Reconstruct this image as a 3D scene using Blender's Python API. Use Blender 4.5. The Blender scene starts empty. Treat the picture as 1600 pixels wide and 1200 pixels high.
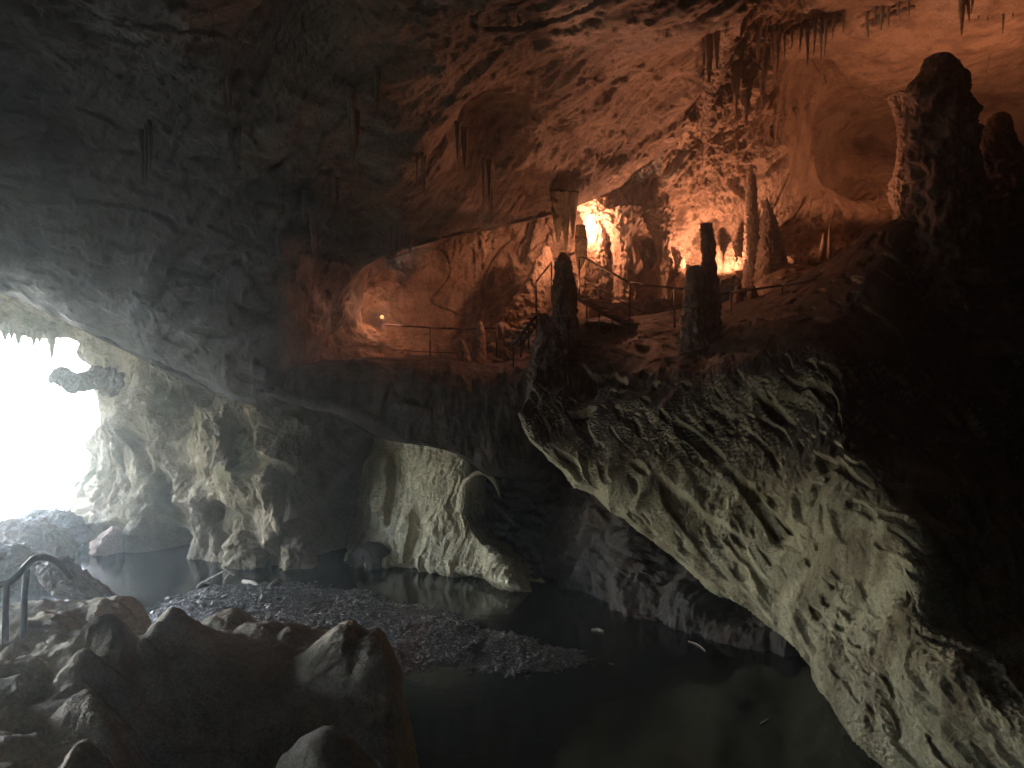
import bpy, math, random
import numpy as np
from mathutils import Vector
from mathutils.bvhtree import BVHTree

random.seed(7)
rng = np.random.default_rng(11)
QUAL = 1.0
F = 1155.0            # focal length in photo pixels (1600 wide)
CAMZ = 6.0
scene = bpy.context.scene
COL = scene.collection

# ------------------------------------------------------------------ helpers
def P(px, py, Y):
    return np.array(((px - 800.0) / F * Y, Y, CAMZ - (py - 600.0) / F * Y))

def W(x, y, z):
    return np.array((x, y, z), float)

_perm = np.random.default_rng(3).permutation(256).astype(np.int32)
_perm = np.concatenate([_perm, _perm, _perm])
_g = np.array([[1,1,0],[-1,1,0],[1,-1,0],[-1,-1,0],[1,0,1],[-1,0,1],[1,0,-1],[-1,0,-1],
               [0,1,1],[0,-1,1],[0,1,-1],[0,-1,-1],[1,1,0],[-1,1,0],[0,-1,1],[0,-1,-1]], np.float32)

def perlin(p, seed=0):
    p = np.asarray(p, np.float32) + np.float32(seed * 17.31)
    i = np.floor(p).astype(np.int32)
    f = p - i
    i &= 255
    u = f * f * f * (f * (f * 6 - 15) + 10)
    x, y, z = i[..., 0], i[..., 1], i[..., 2]
    fx, fy, fz = f[..., 0], f[..., 1], f[..., 2]
    def g(dx, dy, dz):
        h = _perm[_perm[_perm[x + dx] + y + dy] + z + dz] & 15
        v = _g[h]
        return v[..., 0] * (fx - dx) + v[..., 1] * (fy - dy) + v[..., 2] * (fz - dz)
    ux, uy, uz = u[..., 0], u[..., 1], u[..., 2]
    def l(a, b, t): return a + (b - a) * t
    a = l(l(g(0,0,0), g(1,0,0), ux), l(g(0,1,0), g(1,1,0), ux), uy)
    b = l(l(g(0,0,1), g(1,0,1), ux), l(g(0,1,1), g(1,1,1), ux), uy)
    return l(a, b, uz)

def fbm(p, oc=5, gain=0.5, lac=2.03, seed=0):
    s = 0.0; a = 1.0; f = 1.0
    for k in range(oc):
        s = s + a * perlin(p * f, seed + k)
        a *= gain; f *= lac
    return s

def ridged(p, oc=5, gain=0.5, lac=2.05, seed=0):
    s = 0.0; a = 1.0; f = 1.0
    for k in range(oc):
        n = 1.0 - np.abs(perlin(p * f, seed + k)) * 2.0
        s = s + a * n
        a *= gain; f *= lac
    return s * 0.5

def billow(p, oc=4, gain=0.5, lac=2.05, seed=0):
    s = 0.0; a = 1.0; f = 1.0
    for k in range(oc):
        s = s + a * (np.abs(perlin(p * f, seed + k)) * 2.0)
        a *= gain; f *= lac
    return s * 0.6

def sm(a, b, x):
    t = np.clip((x - a) / (b - a), 0, 1)
    return t * t * (3 - 2 * t)

def frame(d, up=(0, 0, 1)):
    d = np.array(d, float); d /= np.linalg.norm(d)
    s = np.cross(d, np.array(up, float)); s /= np.linalg.norm(s)
    t = np.cross(s, d)
    return np.stack([s, d, t], 1)        # p @ frame -> (side, along, other)

def cr(C, n):
    """Catmull-Rom along axis 0 of C (k,...) sampled n times"""
    k = C.shape[0]
    t = np.linspace(0, k - 1, n)
    i = np.minimum(t.astype(int), k - 2); f = (t - i)
    def g(j): return C[np.clip(j, 0, k - 1)]
    sh = (n,) + (1,) * (C.ndim - 1)
    f = f.reshape(sh)
    p0, p1, p2, p3 = g(i - 1), g(i), g(i + 1), g(i + 2)
    p0 = np.where((i == 0).reshape(sh), 2 * p1 - p2, p0)
    p3 = np.where((i == k - 2).reshape(sh), 2 * p2 - p1, p3)
    tn = 0.45
    m1 = (p2 - p0) * tn; m2 = (p3 - p1) * tn
    f2 = f * f; f3 = f2 * f
    return (2*f3 - 3*f2 + 1) * p1 + (f3 - 2*f2 + f) * m1 + (-2*f3 + 3*f2) * p2 + (f3 - f2) * m2

def grid_normals(G, face=None):
    du = np.gradient(G, axis=1); dv = np.gradient(G, axis=0)
    n = np.cross(du, dv)
    n /= (np.linalg.norm(n, axis=-1, keepdims=True) + 1e-9)
    return n

def tag(o, label=None, cat=None, group=None, kind=None):
    if label: o['label'] = label
    if cat: o['category'] = cat
    if group: o['group'] = group
    if kind: o['kind'] = kind
    return o

def raw_mesh(name, V, Fc, m, loc=(0, 0, 0), parent=None, smooth=True):
    """V (n,3), Fc (m,4) or (m,3) int"""
    me = bpy.data.meshes.new(name)
    V = np.asarray(V, np.float32) - np.asarray(loc, np.float32)
    Fc = np.asarray(Fc, np.int32)
    k = Fc.shape[1]
    me.vertices.add(len(V)); me.vertices.foreach_set('co', V.ravel())
    me.loops.add(Fc.size); me.loops.foreach_set('vertex_index', Fc.ravel())
    me.polygons.add(len(Fc))
    me.polygons.foreach_set('loop_start', np.arange(0, Fc.size, k, dtype=np.int32))
    me.polygons.foreach_set('use_smooth', np.full(len(Fc), smooth, dtype=bool))
    me.update(calc_edges=True); me.validate()
    me.materials.append(m)
    o = bpy.data.objects.new(name, me); COL.objects.link(o)
    o.location = loc
    if parent is not None:
        o.parent = parent
    return o

def grid_faces(M, N, wrap=False):
    idx = np.arange(M * N).reshape(M, N)
    if wrap:
        idx = np.concatenate([idx, idx[:, :1]], 1)
    a = idx[:-1, :-1].ravel(); b = idx[:-1, 1:].ravel(); c = idx[1:, 1:].ravel(); d = idx[1:, :-1].ravel()
    return np.stack([a, b, c, d], 1)

LOWV, LOWF = [], []
def add_low(C):
    L = cr(C, 40); L = cr(L.swapaxes(0, 1), 60).swapaxes(0, 1)
    off = sum(len(v) for v in LOWV)
    LOWV.append(L.reshape(-1, 3)); LOWF.append(grid_faces(40, 60) + off)

_bvh = [None]
def hitY(px, py, default=25.0):
    if _bvh[0] is None:
        _bvh[0] = BVHTree.FromPolygons([Vector(v) for v in np.concatenate(LOWV)], [tuple(int(q) for q in f) for f in np.concatenate(LOWF)])
    d = P(px, py, 1.0) - np.array((0, 0, CAMZ))
    r = _bvh[0].ray_cast(Vector((0, 0, CAMZ)), Vector(d).normalized())
    return r[0].y if r[0] is not None else default

def sheet(name, rows, disp, m, M, N, label=None, cat=None, kind=None, toward=(0, 0, CAMZ), dents=(), post=None, pass2=None, damp=None):
    C = np.array(rows, float)
    add_low(C)
    M = int(M * QUAL); N = int(N * QUAL)
    G = cr(C, M); G = cr(G.swapaxes(0, 1), N).swapaxes(0, 1)
    n = grid_normals(G)
    t = np.asarray(toward, float)
    s = np.sign(np.sum((t - G) * n))          # whole sheet one way
    n = n * (s if s != 0 else 1)
    d = disp(G.reshape(-1, 3), n.reshape(-1, 3)).reshape(M, N)
    if damp is not None:
        vv = np.linspace(0, 1, M)[:, None]; uu = np.linspace(0, 1, N)[None, :]
        d = d * damp(vv, uu)
    for (c, r, a) in dents:
        q = np.sum((G - c) ** 2, -1) / (r * r)
        d = d + a * np.exp(-q)
    G = G + n * d[..., None]
    if pass2 is not None:
        n = grid_normals(G) * (s if s != 0 else 1)
        G = G + n * pass2(G.reshape(-1, 3), n.reshape(-1, 3)).reshape(M, N)[..., None]
    if post is not None:
        G = post(G)
    base = G.reshape(-1, 3)
    loc = np.array((base[:, 0].mean(), base[:, 1].mean(), base[:, 2].min()))
    o = raw_mesh(name, base, grid_faces(M, N), m, loc)
    return tag(o, label, cat, None, kind)

# ------------------------------------------------------------------ materials
def nmat(name):
    m = bpy.data.materials.new(name); m.use_nodes = True
    nt = m.node_tree; nt.nodes.clear()
    out = nt.nodes.new('ShaderNodeOutputMaterial')
    b = nt.nodes.new('ShaderNodeBsdfPrincipled')
    nt.links.new(b.outputs[0], out.inputs[0])
    return m, nt, b

def rock_mat(name, c1, c2, c3, stain=None, rough=(0.55, 0.9), scale=0.5, bump=0.08, spec=0.35,
             streak=(3, 3, 0.35), stain_amt=0.5, fine=14.0, grain=45.0, xfade=None, top_shade=None):
    m, nt, b = nmat(name)
    N = nt.nodes.new; L = nt.links.new
    geo = N('ShaderNodeNewGeometry')
    n1 = N('ShaderNodeTexNoise'); n1.inputs['Scale'].default_value = scale; n1.inputs['Detail'].default_value = 9
    n1.inputs['Roughness'].default_value = 0.62; n1.inputs['Distortion'].default_value = 0.6
    L(geo.outputs['Position'], n1.inputs['Vector'])
    r = N('ShaderNodeValToRGB')
    r.color_ramp.elements[0].position = 0.32; r.color_ramp.elements[0].color = (*c1, 1)
    r.color_ramp.elements[1].position = 0.70; r.color_ramp.elements[1].color = (*c3, 1)
    e = r.color_ramp.elements.new(0.5); e.color = (*c2, 1)
    L(n1.outputs['Fac'], r.inputs['Fac'])
    n2 = N('ShaderNodeTexNoise'); n2.inputs['Scale'].default_value = fine; n2.inputs['Detail'].default_value = 6
    n2.inputs['Roughness'].default_value = 0.7
    L(geo.outputs['Position'], n2.inputs['Vector'])
    mr = N('ShaderNodeMapRange'); mr.inputs['From Min'].default_value = 0.3; mr.inputs['From Max'].default_value = 0.7
    mr.inputs['To Min'].default_value = 0.62; mr.inputs['To Max'].default_value = 1.25
    L(n2.outputs['Fac'], mr.inputs['Value'])
    mul = N('ShaderNodeVectorMath'); mul.operation = 'SCALE'
    L(r.outputs['Color'], mul.inputs[0]); L(mr.outputs[0], mul.inputs['Scale'])
    last = mul.outputs[0]
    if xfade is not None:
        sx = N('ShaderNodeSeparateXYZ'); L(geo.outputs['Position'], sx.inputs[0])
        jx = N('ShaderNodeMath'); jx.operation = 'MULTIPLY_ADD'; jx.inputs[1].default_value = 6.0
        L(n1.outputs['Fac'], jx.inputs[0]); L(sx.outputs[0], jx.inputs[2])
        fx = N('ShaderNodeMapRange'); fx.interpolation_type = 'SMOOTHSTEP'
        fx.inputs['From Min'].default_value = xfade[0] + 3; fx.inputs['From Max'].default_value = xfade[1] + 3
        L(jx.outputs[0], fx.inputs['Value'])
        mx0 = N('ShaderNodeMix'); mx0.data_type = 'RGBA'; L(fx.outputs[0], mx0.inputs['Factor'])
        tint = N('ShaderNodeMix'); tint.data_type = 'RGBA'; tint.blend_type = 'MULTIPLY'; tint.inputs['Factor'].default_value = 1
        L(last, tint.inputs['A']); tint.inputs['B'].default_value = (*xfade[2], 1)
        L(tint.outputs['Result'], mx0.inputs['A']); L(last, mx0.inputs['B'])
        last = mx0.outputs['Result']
    mp = N('ShaderNodeMapping'); mp.inputs['Scale'].default_value = streak
    L(geo.outputs['Position'], mp.inputs['Vector'])
    n3 = N('ShaderNodeTexNoise'); n3.inputs['Scale'].default_value = 1.0; n3.inputs['Detail'].default_value = 7
    n3.inputs['Roughness'].default_value = 0.6; n3.inputs['Distortion'].default_value = 0.4
    L(mp.outputs[0], n3.inputs['Vector'])
    if stain is not None:
        sr = N('ShaderNodeMapRange'); sr.inputs['From Min'].default_value = 0.48; sr.inputs['From Max'].default_value = 0.66
        sr.inputs['To Max'].default_value = stain_amt
        L(n3.outputs['Fac'], sr.inputs['Value'])
        mx = N('ShaderNodeMix'); mx.data_type = 'RGBA'
        L(sr.outputs[0], mx.inputs['Factor']); L(last, mx.inputs['A']); mx.inputs['B'].default_value = (*stain, 1)
        last = mx.outputs['Result']
    if top_shade is not None:          # shade of the upper slope painted dark brown on upward faces
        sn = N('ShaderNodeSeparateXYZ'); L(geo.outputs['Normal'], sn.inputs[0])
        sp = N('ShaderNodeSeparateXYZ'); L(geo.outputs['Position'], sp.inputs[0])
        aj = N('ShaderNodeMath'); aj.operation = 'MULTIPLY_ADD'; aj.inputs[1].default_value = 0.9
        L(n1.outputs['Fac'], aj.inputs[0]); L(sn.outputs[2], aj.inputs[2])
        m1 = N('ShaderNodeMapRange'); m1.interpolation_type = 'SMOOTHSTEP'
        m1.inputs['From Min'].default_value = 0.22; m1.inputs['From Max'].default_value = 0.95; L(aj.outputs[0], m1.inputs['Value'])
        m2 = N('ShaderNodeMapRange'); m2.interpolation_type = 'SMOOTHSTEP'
        m2.inputs['From Min'].default_value = top_shade[1]; m2.inputs['From Max'].default_value = top_shade[2]; L(sp.outputs[2], m2.inputs['Value'])
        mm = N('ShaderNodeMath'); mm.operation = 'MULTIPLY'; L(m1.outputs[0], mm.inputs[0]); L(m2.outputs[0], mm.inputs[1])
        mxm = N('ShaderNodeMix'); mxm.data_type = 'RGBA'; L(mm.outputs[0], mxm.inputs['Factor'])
        L(last, mxm.inputs['A']); mxm.inputs['B'].default_value = (*top_shade[0], 1)
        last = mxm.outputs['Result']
    L(last, b.inputs['Base Color'])
    rr = N('ShaderNodeMapRange'); rr.inputs['From Min'].default_value = 0.35; rr.inputs['From Max'].default_value = 0.65
    rr.inputs['To Min'].default_value = rough[0]; rr.inputs['To Max'].default_value = rough[1]
    L(n3.outputs['Fac'], rr.inputs['Value']); L(rr.outputs[0], b.inputs['Roughness'])
    b.inputs['Specular IOR Level'].default_value = spec
    n4 = N('ShaderNodeTexNoise'); n4.inputs['Scale'].default_value = grain; n4.inputs['Detail'].default_value = 4
    L(geo.outputs['Position'], n4.inputs['Vector'])
    ad = N('ShaderNodeMath'); ad.operation = 'MULTIPLY_ADD'; ad.inputs[1].default_value = 0.3
    L(n4.outputs['Fac'], ad.inputs[0]); L(n2.outputs['Fac'], ad.inputs[2])
    ad2 = N('ShaderNodeMath'); ad2.operation = 'MULTIPLY_ADD'; ad2.inputs[1].default_value = 1.2
    L(n3.outputs['Fac'], ad2.inputs[0]); L(ad.outputs[0], ad2.inputs[2])
    bp = N('ShaderNodeBump'); bp.inputs['Strength'].default_value = 0.9; bp.inputs['Distance'].default_value = bump
    L(ad2.outputs[0], bp.inputs['Height']); L(bp.outputs[0], b.inputs['Normal'])
    return m

def plain_mat(name, col, rough=0.6, metal=0.0, var=0.25, scale=8, bump=0.0):
    m, nt, b = nmat(name)
    N = nt.nodes.new; L = nt.links.new
    tc = N('ShaderNodeTexCoord')
    n = N('ShaderNodeTexNoise'); n.inputs['Scale'].default_value = scale; n.inputs['Detail'].default_value = 6
    L(tc.outputs['Object'], n.inputs['Vector'])
    r = N('ShaderNodeValToRGB')
    r.color_ramp.elements[0].color = (*[c * (1 - var) for c in col], 1); r.color_ramp.elements[0].position = 0.3
    r.color_ramp.elements[1].color = (*[min(1, c * (1 + var)) for c in col], 1); r.color_ramp.elements[1].position = 0.7
    L(n.outputs['Fac'], r.inputs['Fac']); L(r.outputs['Color'], b.inputs['Base Color'])
    b.inputs['Roughness'].default_value = rough; b.inputs['Metallic'].default_value = metal
    if bump:
        bp = N('ShaderNodeBump'); bp.inputs['Distance'].default_value = bump
        L(n.outputs['Fac'], bp.inputs['Height']); L(bp.outputs[0], b.inputs['Normal'])
    return m

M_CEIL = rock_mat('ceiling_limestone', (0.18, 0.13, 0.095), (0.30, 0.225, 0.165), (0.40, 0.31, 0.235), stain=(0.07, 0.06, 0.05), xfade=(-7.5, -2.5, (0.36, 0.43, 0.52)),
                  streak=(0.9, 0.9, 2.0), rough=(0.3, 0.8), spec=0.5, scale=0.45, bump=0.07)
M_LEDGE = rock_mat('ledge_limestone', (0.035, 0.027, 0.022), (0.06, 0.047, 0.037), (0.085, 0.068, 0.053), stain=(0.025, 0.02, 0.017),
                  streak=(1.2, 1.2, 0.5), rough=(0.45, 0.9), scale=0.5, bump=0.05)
M_WARM = rock_mat('warm_limestone', (0.24, 0.17, 0.12), (0.38, 0.29, 0.21), (0.48, 0.38, 0.29), stain=(0.10, 0.065, 0.045),
                  streak=(1.6, 1.6, 0.5), scale=0.6, bump=0.07, stain_amt=0.6)
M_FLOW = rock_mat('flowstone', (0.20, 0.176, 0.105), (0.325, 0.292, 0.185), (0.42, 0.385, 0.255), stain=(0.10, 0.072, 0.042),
                  streak=(2.2, 2.2, 0.35), scale=0.7, bump=0.06, stain_amt=0.75, fine=18, top_shade=((0.034, 0.025, 0.018), 3.4, 5.2))
M_LEFT = rock_mat('mossy_limestone', (0.19, 0.15, 0.085), (0.30, 0.235, 0.145), (0.38, 0.295, 0.185), stain=(0.11, 0.125, 0.05),
                  streak=(0.6, 0.6, 0.5), scale=0.6, bump=0.09, stain_amt=0.7, rough=(0.45, 0.9))
M_PALE = rock_mat('pale_limestone', (0.35, 0.305, 0.19), (0.50, 0.445, 0.29), (0.58, 0.53, 0.37), stain=(0.16, 0.12, 0.08),
                  streak=(2.5, 2.5, 0.4), scale=0.6, bump=0.05, stain_amt=0.55)
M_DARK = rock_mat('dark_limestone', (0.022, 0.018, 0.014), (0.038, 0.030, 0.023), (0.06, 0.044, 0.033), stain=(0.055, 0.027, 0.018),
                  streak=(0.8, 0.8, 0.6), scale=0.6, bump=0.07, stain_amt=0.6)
M_FORE = rock_mat('terrace_limestone', (0.34, 0.295, 0.215), (0.47, 0.41, 0.305), (0.56, 0.50, 0.38), stain=(0.24, 0.195, 0.14),
                  streak=(1.2, 1.2, 1.2), scale=0.9, bump=0.05, stain_amt=0.6, fine=22, grain=70, rough=(0.5, 0.9))
M_WET = rock_mat('wet_boulder', (0.10, 0.085, 0.075), (0.18, 0.15, 0.13), (0.26, 0.21, 0.17), stain=(0.06, 0.055, 0.05),
                 rough=(0.2, 0.6), spec=0.5, bump=0.05)
M_PINK = rock_mat('pink_boulder', (0.34, 0.25, 0.20), (0.45, 0.33, 0.26), (0.52, 0.42, 0.34), stain=(0.2, 0.15, 0.12), bump=0.05)
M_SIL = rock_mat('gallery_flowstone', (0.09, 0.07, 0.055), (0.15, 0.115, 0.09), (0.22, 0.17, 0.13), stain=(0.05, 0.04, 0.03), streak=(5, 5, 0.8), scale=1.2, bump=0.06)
M_METAL = plain_mat('rusty_steel', (0.06, 0.05, 0.045), 0.5, 0.6)
M_RAIL = plain_mat('painted_rail', (0.10, 0.105, 0.11), 0.35, 0.3)
M_WOOD = plain_mat('driftwood', (0.32, 0.27, 0.21), 0.8, 0, 0.4, 14, 0.01)
M_TREAD = plain_mat('worn_tread', (0.10, 0.08, 0.06), 0.5, 0.2)
M_WIRE = plain_mat('pale_cable', (0.5, 0.48, 0.42), 0.6)
M_SAND = plain_mat('outside_ground', (0.11, 0.11, 0.075), 0.9, 0, 0.3, 0.4, 0.05)
M_PEB = None

def pebble_mat():
    m, nt, b = nmat('river_pebbles')
    N = nt.nodes.new; L = nt.links.new
    at = N('ShaderNodeAttribute'); at.attribute_name = 'tone'
    r = N('ShaderNodeValToRGB')
    r.color_ramp.elements[0].color = (0.05, 0.047, 0.042, 1)
    r.color_ramp.elements[1].color = (0.30, 0.275, 0.235, 1)
    e = r.color_ramp.elements.new(0.6); e.color = (0.12, 0.112, 0.10, 1)
    L(at.outputs['Fac'], r.inputs['Fac']); L(r.outputs['Color'], b.inputs['Base Color'])
    b.inputs['Roughness'].default_value = 0.35
    return m

def water_mat():
    m, nt, b = nmat('murky_water')
    N = nt.nodes.new; L = nt.links.new
    geo = N('ShaderNodeNewGeometry')
    n = N('ShaderNodeTexNoise'); n.inputs['Scale'].default_value = 1.6; n.inputs['Detail'].default_value = 3
    L(geo.outputs['Position'], n.inputs['Vector'])
    bp = N('ShaderNodeBump'); bp.inputs['Distance'].default_value = 0.012; bp.inputs['Strength'].default_value = 0.7
    L(n.outputs['Fac'], bp.inputs['Height']); L(bp.outputs[0], b.inputs['Normal'])
    b.inputs['Base Color'].default_value = (0.010, 0.011, 0.008, 1)
    b.inputs['Roughness'].default_value = 0.11
    b.inputs['IOR'].default_value = 1.33
    return m
M_WATER = water_mat()

def emit_mat(name, col, s):
    m = bpy.data.materials.new(name); m.use_nodes = True
    nt = m.node_tree; nt.nodes.clear()
    out = nt.nodes.new('ShaderNodeOutputMaterial'); e = nt.nodes.new('ShaderNodeEmission')
    e.inputs[0].default_value = (*col, 1); e.inputs[1].default_value = s
    nt.links.new(e.outputs[0], out.inputs[0])
    return m

# ------------------------------------------------------------------ displacement styles
R_STRATA = frame((0.70, -0.50, 0.50))     # bedding running up to the right
R_HORIZ = frame((0.95, 0.25, -0.12))

def warp(p, f, seed, oc=2):
    return np.stack([fbm(p * f, oc, seed=seed), fbm(p * f, oc, seed=seed + 3), fbm(p * f, oc, seed=seed + 6)], -1)

def steps(h, soft=0.35):
    """ledge profile of bedding planes: slow rise, quick drop"""
    fl = np.floor(h); t = h - fl
    return sm(0, 1 - soft, t) * (1 - sm(1 - soft, 1, t))

def d_ceiling(p, n):
    q = (p + 0.7 * warp(p, 0.22, 21)) @ R_STRATA
    d = 0.55 * fbm(p * 0.17, 3, seed=1)
    d += 0.10 * (steps(q[:, 2] * 1.1 + 0.9 * fbm(p * 0.3, 2, seed=30), 0.3) - 0.4)
    d += 0.17 * (ridged(q * np.array((0.75, 0.10, 0.75)), 4, 0.45, seed=2) - 0.55)
    d += 0.085 * fbm(q * np.array((1.9, 0.2, 1.9)), 5, 0.6, seed=5)
    pk = perlin((p @ R_HORIZ) * np.array((2.0, 0.7, 2.2)) , 9)
    d -= 0.10 * sm(0.12, 0.3, pk) * sm(-2.0, -5.5, p[:, 0])
    ck = np.abs(perlin(q * np.array((0.55, 0.07, 0.55)), 19))
    d -= 0.22 * (1 - sm(0.0, 0.05, ck)) * sm(-0.05, 0.2, perlin(p * 0.35, 20)) * sm(-4.0, -1.0, p[:, 0])
    fin = perlin(p * np.array((2.8, 2.8, 0.5)), 14)
    d += 0.07 * sm(0.25, 0.5, fin)
    d += 0.03 * fbm(p * 6.0, 3, 0.65, seed=31)
    return d

def d_ledge(p, n):
    d = 0.30 * fbm(p * 0.3, 3, seed=35)
    d += 0.12 * (ridged((p @ R_HORIZ) * np.array((1.2, 0.35, 1.2)), 4, 0.5, seed=36) - 0.5)
    d += 0.10 * fbm(p * np.array((1.8, 1.8, 0.7)), 4, 0.6, seed=38)
    d += 0.02 * fbm(p * 7.0, 3, 0.65, seed=39)
    return d

def d_left(p, n):
    return d_ledge(p, n) + 0.15 * (ridged(p * np.array((0.8, 0.8, 1.6)), 4, seed=41) - 0.5)

def d_back(p, n):
    q = p + 0.55 * warp(p, 0.3, 51)
    d = 0.45 * fbm(p * 0.2, 2, seed=3)
    drip = q * np.array((0.95, 0.95, 0.2))
    dome = sm(8.6, 10.2, p[:, 0]) * sm(11.5, 13.5, p[:, 2])
    rough = 1 - 0.82 * dome
    leftw = sm(0.2, -2.0, p[:, 0])                      # gallery left wall is smoother, bedded
    flow = 0.42 * (ridged(drip, 5, 0.55, seed=6) - 0.5) * (1 - 0.85 * leftw)
    qs = q @ R_STRATA
    bed = 0.22 * (ridged(qs * np.array((0.9, 0.13, 0.9)), 5, 0.55, seed=8) - 0.5)
    bed += 0.10 * (steps(qs[:, 2] * 1.5 + 0.8 * fbm(p * 0.4, 2, seed=30), 0.3) - 0.4)
    d += (flow + bed * (1 - 0.4 * leftw) + 0.12 * fbm(q * np.array((2.4, 2.4, 1.4)), 5, 0.62, seed=12)) * rough
    crack = np.abs(perlin(qs * np.array((0.5, 0.12, 0.5)), 17))
    d -= 0.28 * (1 - sm(0.0, 0.035, crack)) * (1 - 0.5 * leftw) * rough
    d -= 0.35 * sm(0.2, 0.34, perlin(q * np.array((0.9, 0.9, 0.35)), 18)) * rough * (1 - leftw)
    d += 0.035 * fbm(p * 6.0, 4, 0.65, seed=15) * (0.35 + 0.65 * rough)
    return d

R_FLANK = frame((0.42, -0.62, -0.66))
def d_hill(p, n):
    q = p + 0.28 * warp(p, 0.45, 61)
    smooth = sm(-0.15, 0.3, perlin(p * 0.42, 82))
    qa = q @ R_FLANK
    d = 0.28 * fbm(p * 0.35, 3, seed=4)
    up = sm(2.0, 4.2, p[:, 2])
    drip = 0.17 * (ridged(q * np.array((1.1, 1.1, 0.16)), 3, 0.45, seed=70) - 0.5)
    along = 0.16 * (ridged(qa * np.array((0.8, 0.11, 0.8)), 4, 0.45, seed=74) - 0.5)
    d += drip * up + along * (1 - 0.72 * up)
    d += (0.03 + 0.06 * smooth) * (1 - 0.5 * up) * fbm(qa * np.array((2.8, 0.6, 2.8)), 5, 0.6, seed=78)
    pits = perlin(qa * np.array((1.9, 0.42, 1.9)), 80)
    d -= 0.22 * sm(0.25, 0.42, pits) * (0.45 + 0.55 * up)
    pit2 = perlin(qa * np.array((5.0, 1.6, 5.0)), 81)
    d -= 0.08 * sm(0.2, 0.4, pit2)
    patch = sm(-0.1, 0.25, perlin(p * 0.6, 83))
    d += 0.045 * (billow(p * 8.5, 3, 0.6, seed=84) - 0.35) * (0.25 + 0.75 * patch)
    d += 0.016 * fbm(p * 17.0, 2, 0.6, seed=88)
    return d * (1 - 0.6 * sm(5.9, 7.0, p[:, 2]) * sm(12.5, 10.5, p[:, 0]))

def d_wallL(p, n):
    q = p + 0.6 * warp(p, 0.4, 91)
    d = 0.75 * fbm(p * np.array((0.36, 0.36, 0.3)), 2, seed=90)
    d += 0.60 * (billow(q * np.array((0.42, 0.42, 0.4)), 3, 0.45, seed=100) - 0.35)
    d -= 0.5 * sm(0.10, 0.38, perlin(q * np.array((0.55, 0.55, 0.6)), 105))
    d += 0.15 * (ridged(q * np.array((0.9, 0.9, 0.4)), 4, 0.5, seed=108) - 0.5)
    d += 0.10 * fbm(q * np.array((1.8, 1.8, 1.5)), 5, 0.62, seed=110)
    d += 0.03 * fbm(p * 7.0, 3, 0.65, seed=112)
    return d - 0.25

def d_wallM(p, n):
    q = p + 0.4 * warp(p, 0.5, 121)
    d = 0.30 * fbm(p * 0.5, 2, seed=120)
    low = sm(3.4, 1.4, p[:, 2])
    leftp = sm(-2.6, -4.0, p[:, 0])
    rg = np.clip(low + leftp, 0, 1)
    d += (0.10 + 0.15 * rg) * (ridged(q * np.array((1.1, 1.1, 0.35)), 5, 0.55, seed=130) - 0.5)
    d -= 0.32 * sm(0.2, 0.34, perlin(q * np.array((0.9, 0.9, 0.5)), 134)) * rg
    d += 0.07 * fbm(q * np.array((2.4, 2.4, 1.0)), 5, 0.62, seed=136)
    d += 0.04 * (billow(p * np.array((3.2, 3.2, 1.6)), 3, 0.6, seed=138) - 0.4)
    d += 0.02 * fbm(p * 9.0, 3, 0.6, seed=140)
    return d

def d_dark(p, n):
    q = p + 0.4 * warp(p, 0.5, 151)
    d = 0.6 * fbm(p * 0.4, 2, seed=150)
    d += 0.45 * (billow(q * 0.6, 4, 0.5, seed=160) - 0.4)
    d += 0.14 * (steps(p[:, 2] * 1.3 + 1.2 * fbm(p * 0.4, 2, seed=163), 0.3) - 0.4)
    d += 0.10 * fbm(p * np.array((1.6, 1.6, 2.6)), 4, 0.6, seed=164)
    d += 0.03 * fbm(p * 6, 3, 0.6, seed=168)
    return d

# ------------------------------------------------------------------ cave shell with the mouth cut out
def build_shell():
    M, N = 180, 360
    th = np.linspace(0.0, math.pi, M)          # from top to bottom
    ph = np.linspace(0, 2 * math.pi, N, endpoint=False)
    T, H = np.meshgrid(th, ph, indexing='ij')
    c = np.array((6.0, 17.0, 3.0)); r = np.array((37.0, 36.0, 20.0))
    D = np.stack([np.sin(T) * np.sin(H), np.sin(T) * np.cos(H), np.cos(T)], -1)
    G = c + D * r
    p = G.reshape(-1, 3)
    d = 1.6 * fbm(p * 0.11, 3, seed=200) + 0.5 * ridged(p * 0.35, 4, seed=203)
    G = G + D * d.reshape(M, N)[..., None]
    f = grid_faces(M, N, True)
    cen = G.reshape(-1, 3)[f].mean(1)
    az = np.degrees(np.arctan2(cen[:, 0], cen[:, 1]))
    wob = 1.2 * perlin(cen * 0.5, 207)
    hole = (az > MOUTH_AZ[0]) & (az < MOUTH_AZ[1]) & (cen[:, 2] > -4) & (cen[:, 2] + wob < MOUTH_TOP - 3.0 * sm(-38, -46, az) + 9.5 * sm(-45, -50, az))  # mouth notch out of view, added to bring daylight onto the terrace
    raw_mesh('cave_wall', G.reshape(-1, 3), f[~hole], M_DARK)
    o = bpy.data.objects['cave_wall']
    tag(o, kind='structure')
MOUTH_AZ = (-75.0, -24.0)
MOUTH_TOP = 9.6
build_shell()

# ------------------------------------------------------------------ vault over the river
def rowp(pxs, pys, Ys):
    return [P(a, b, c) for a, b, c in zip(pxs, pys, Ys)]

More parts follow.
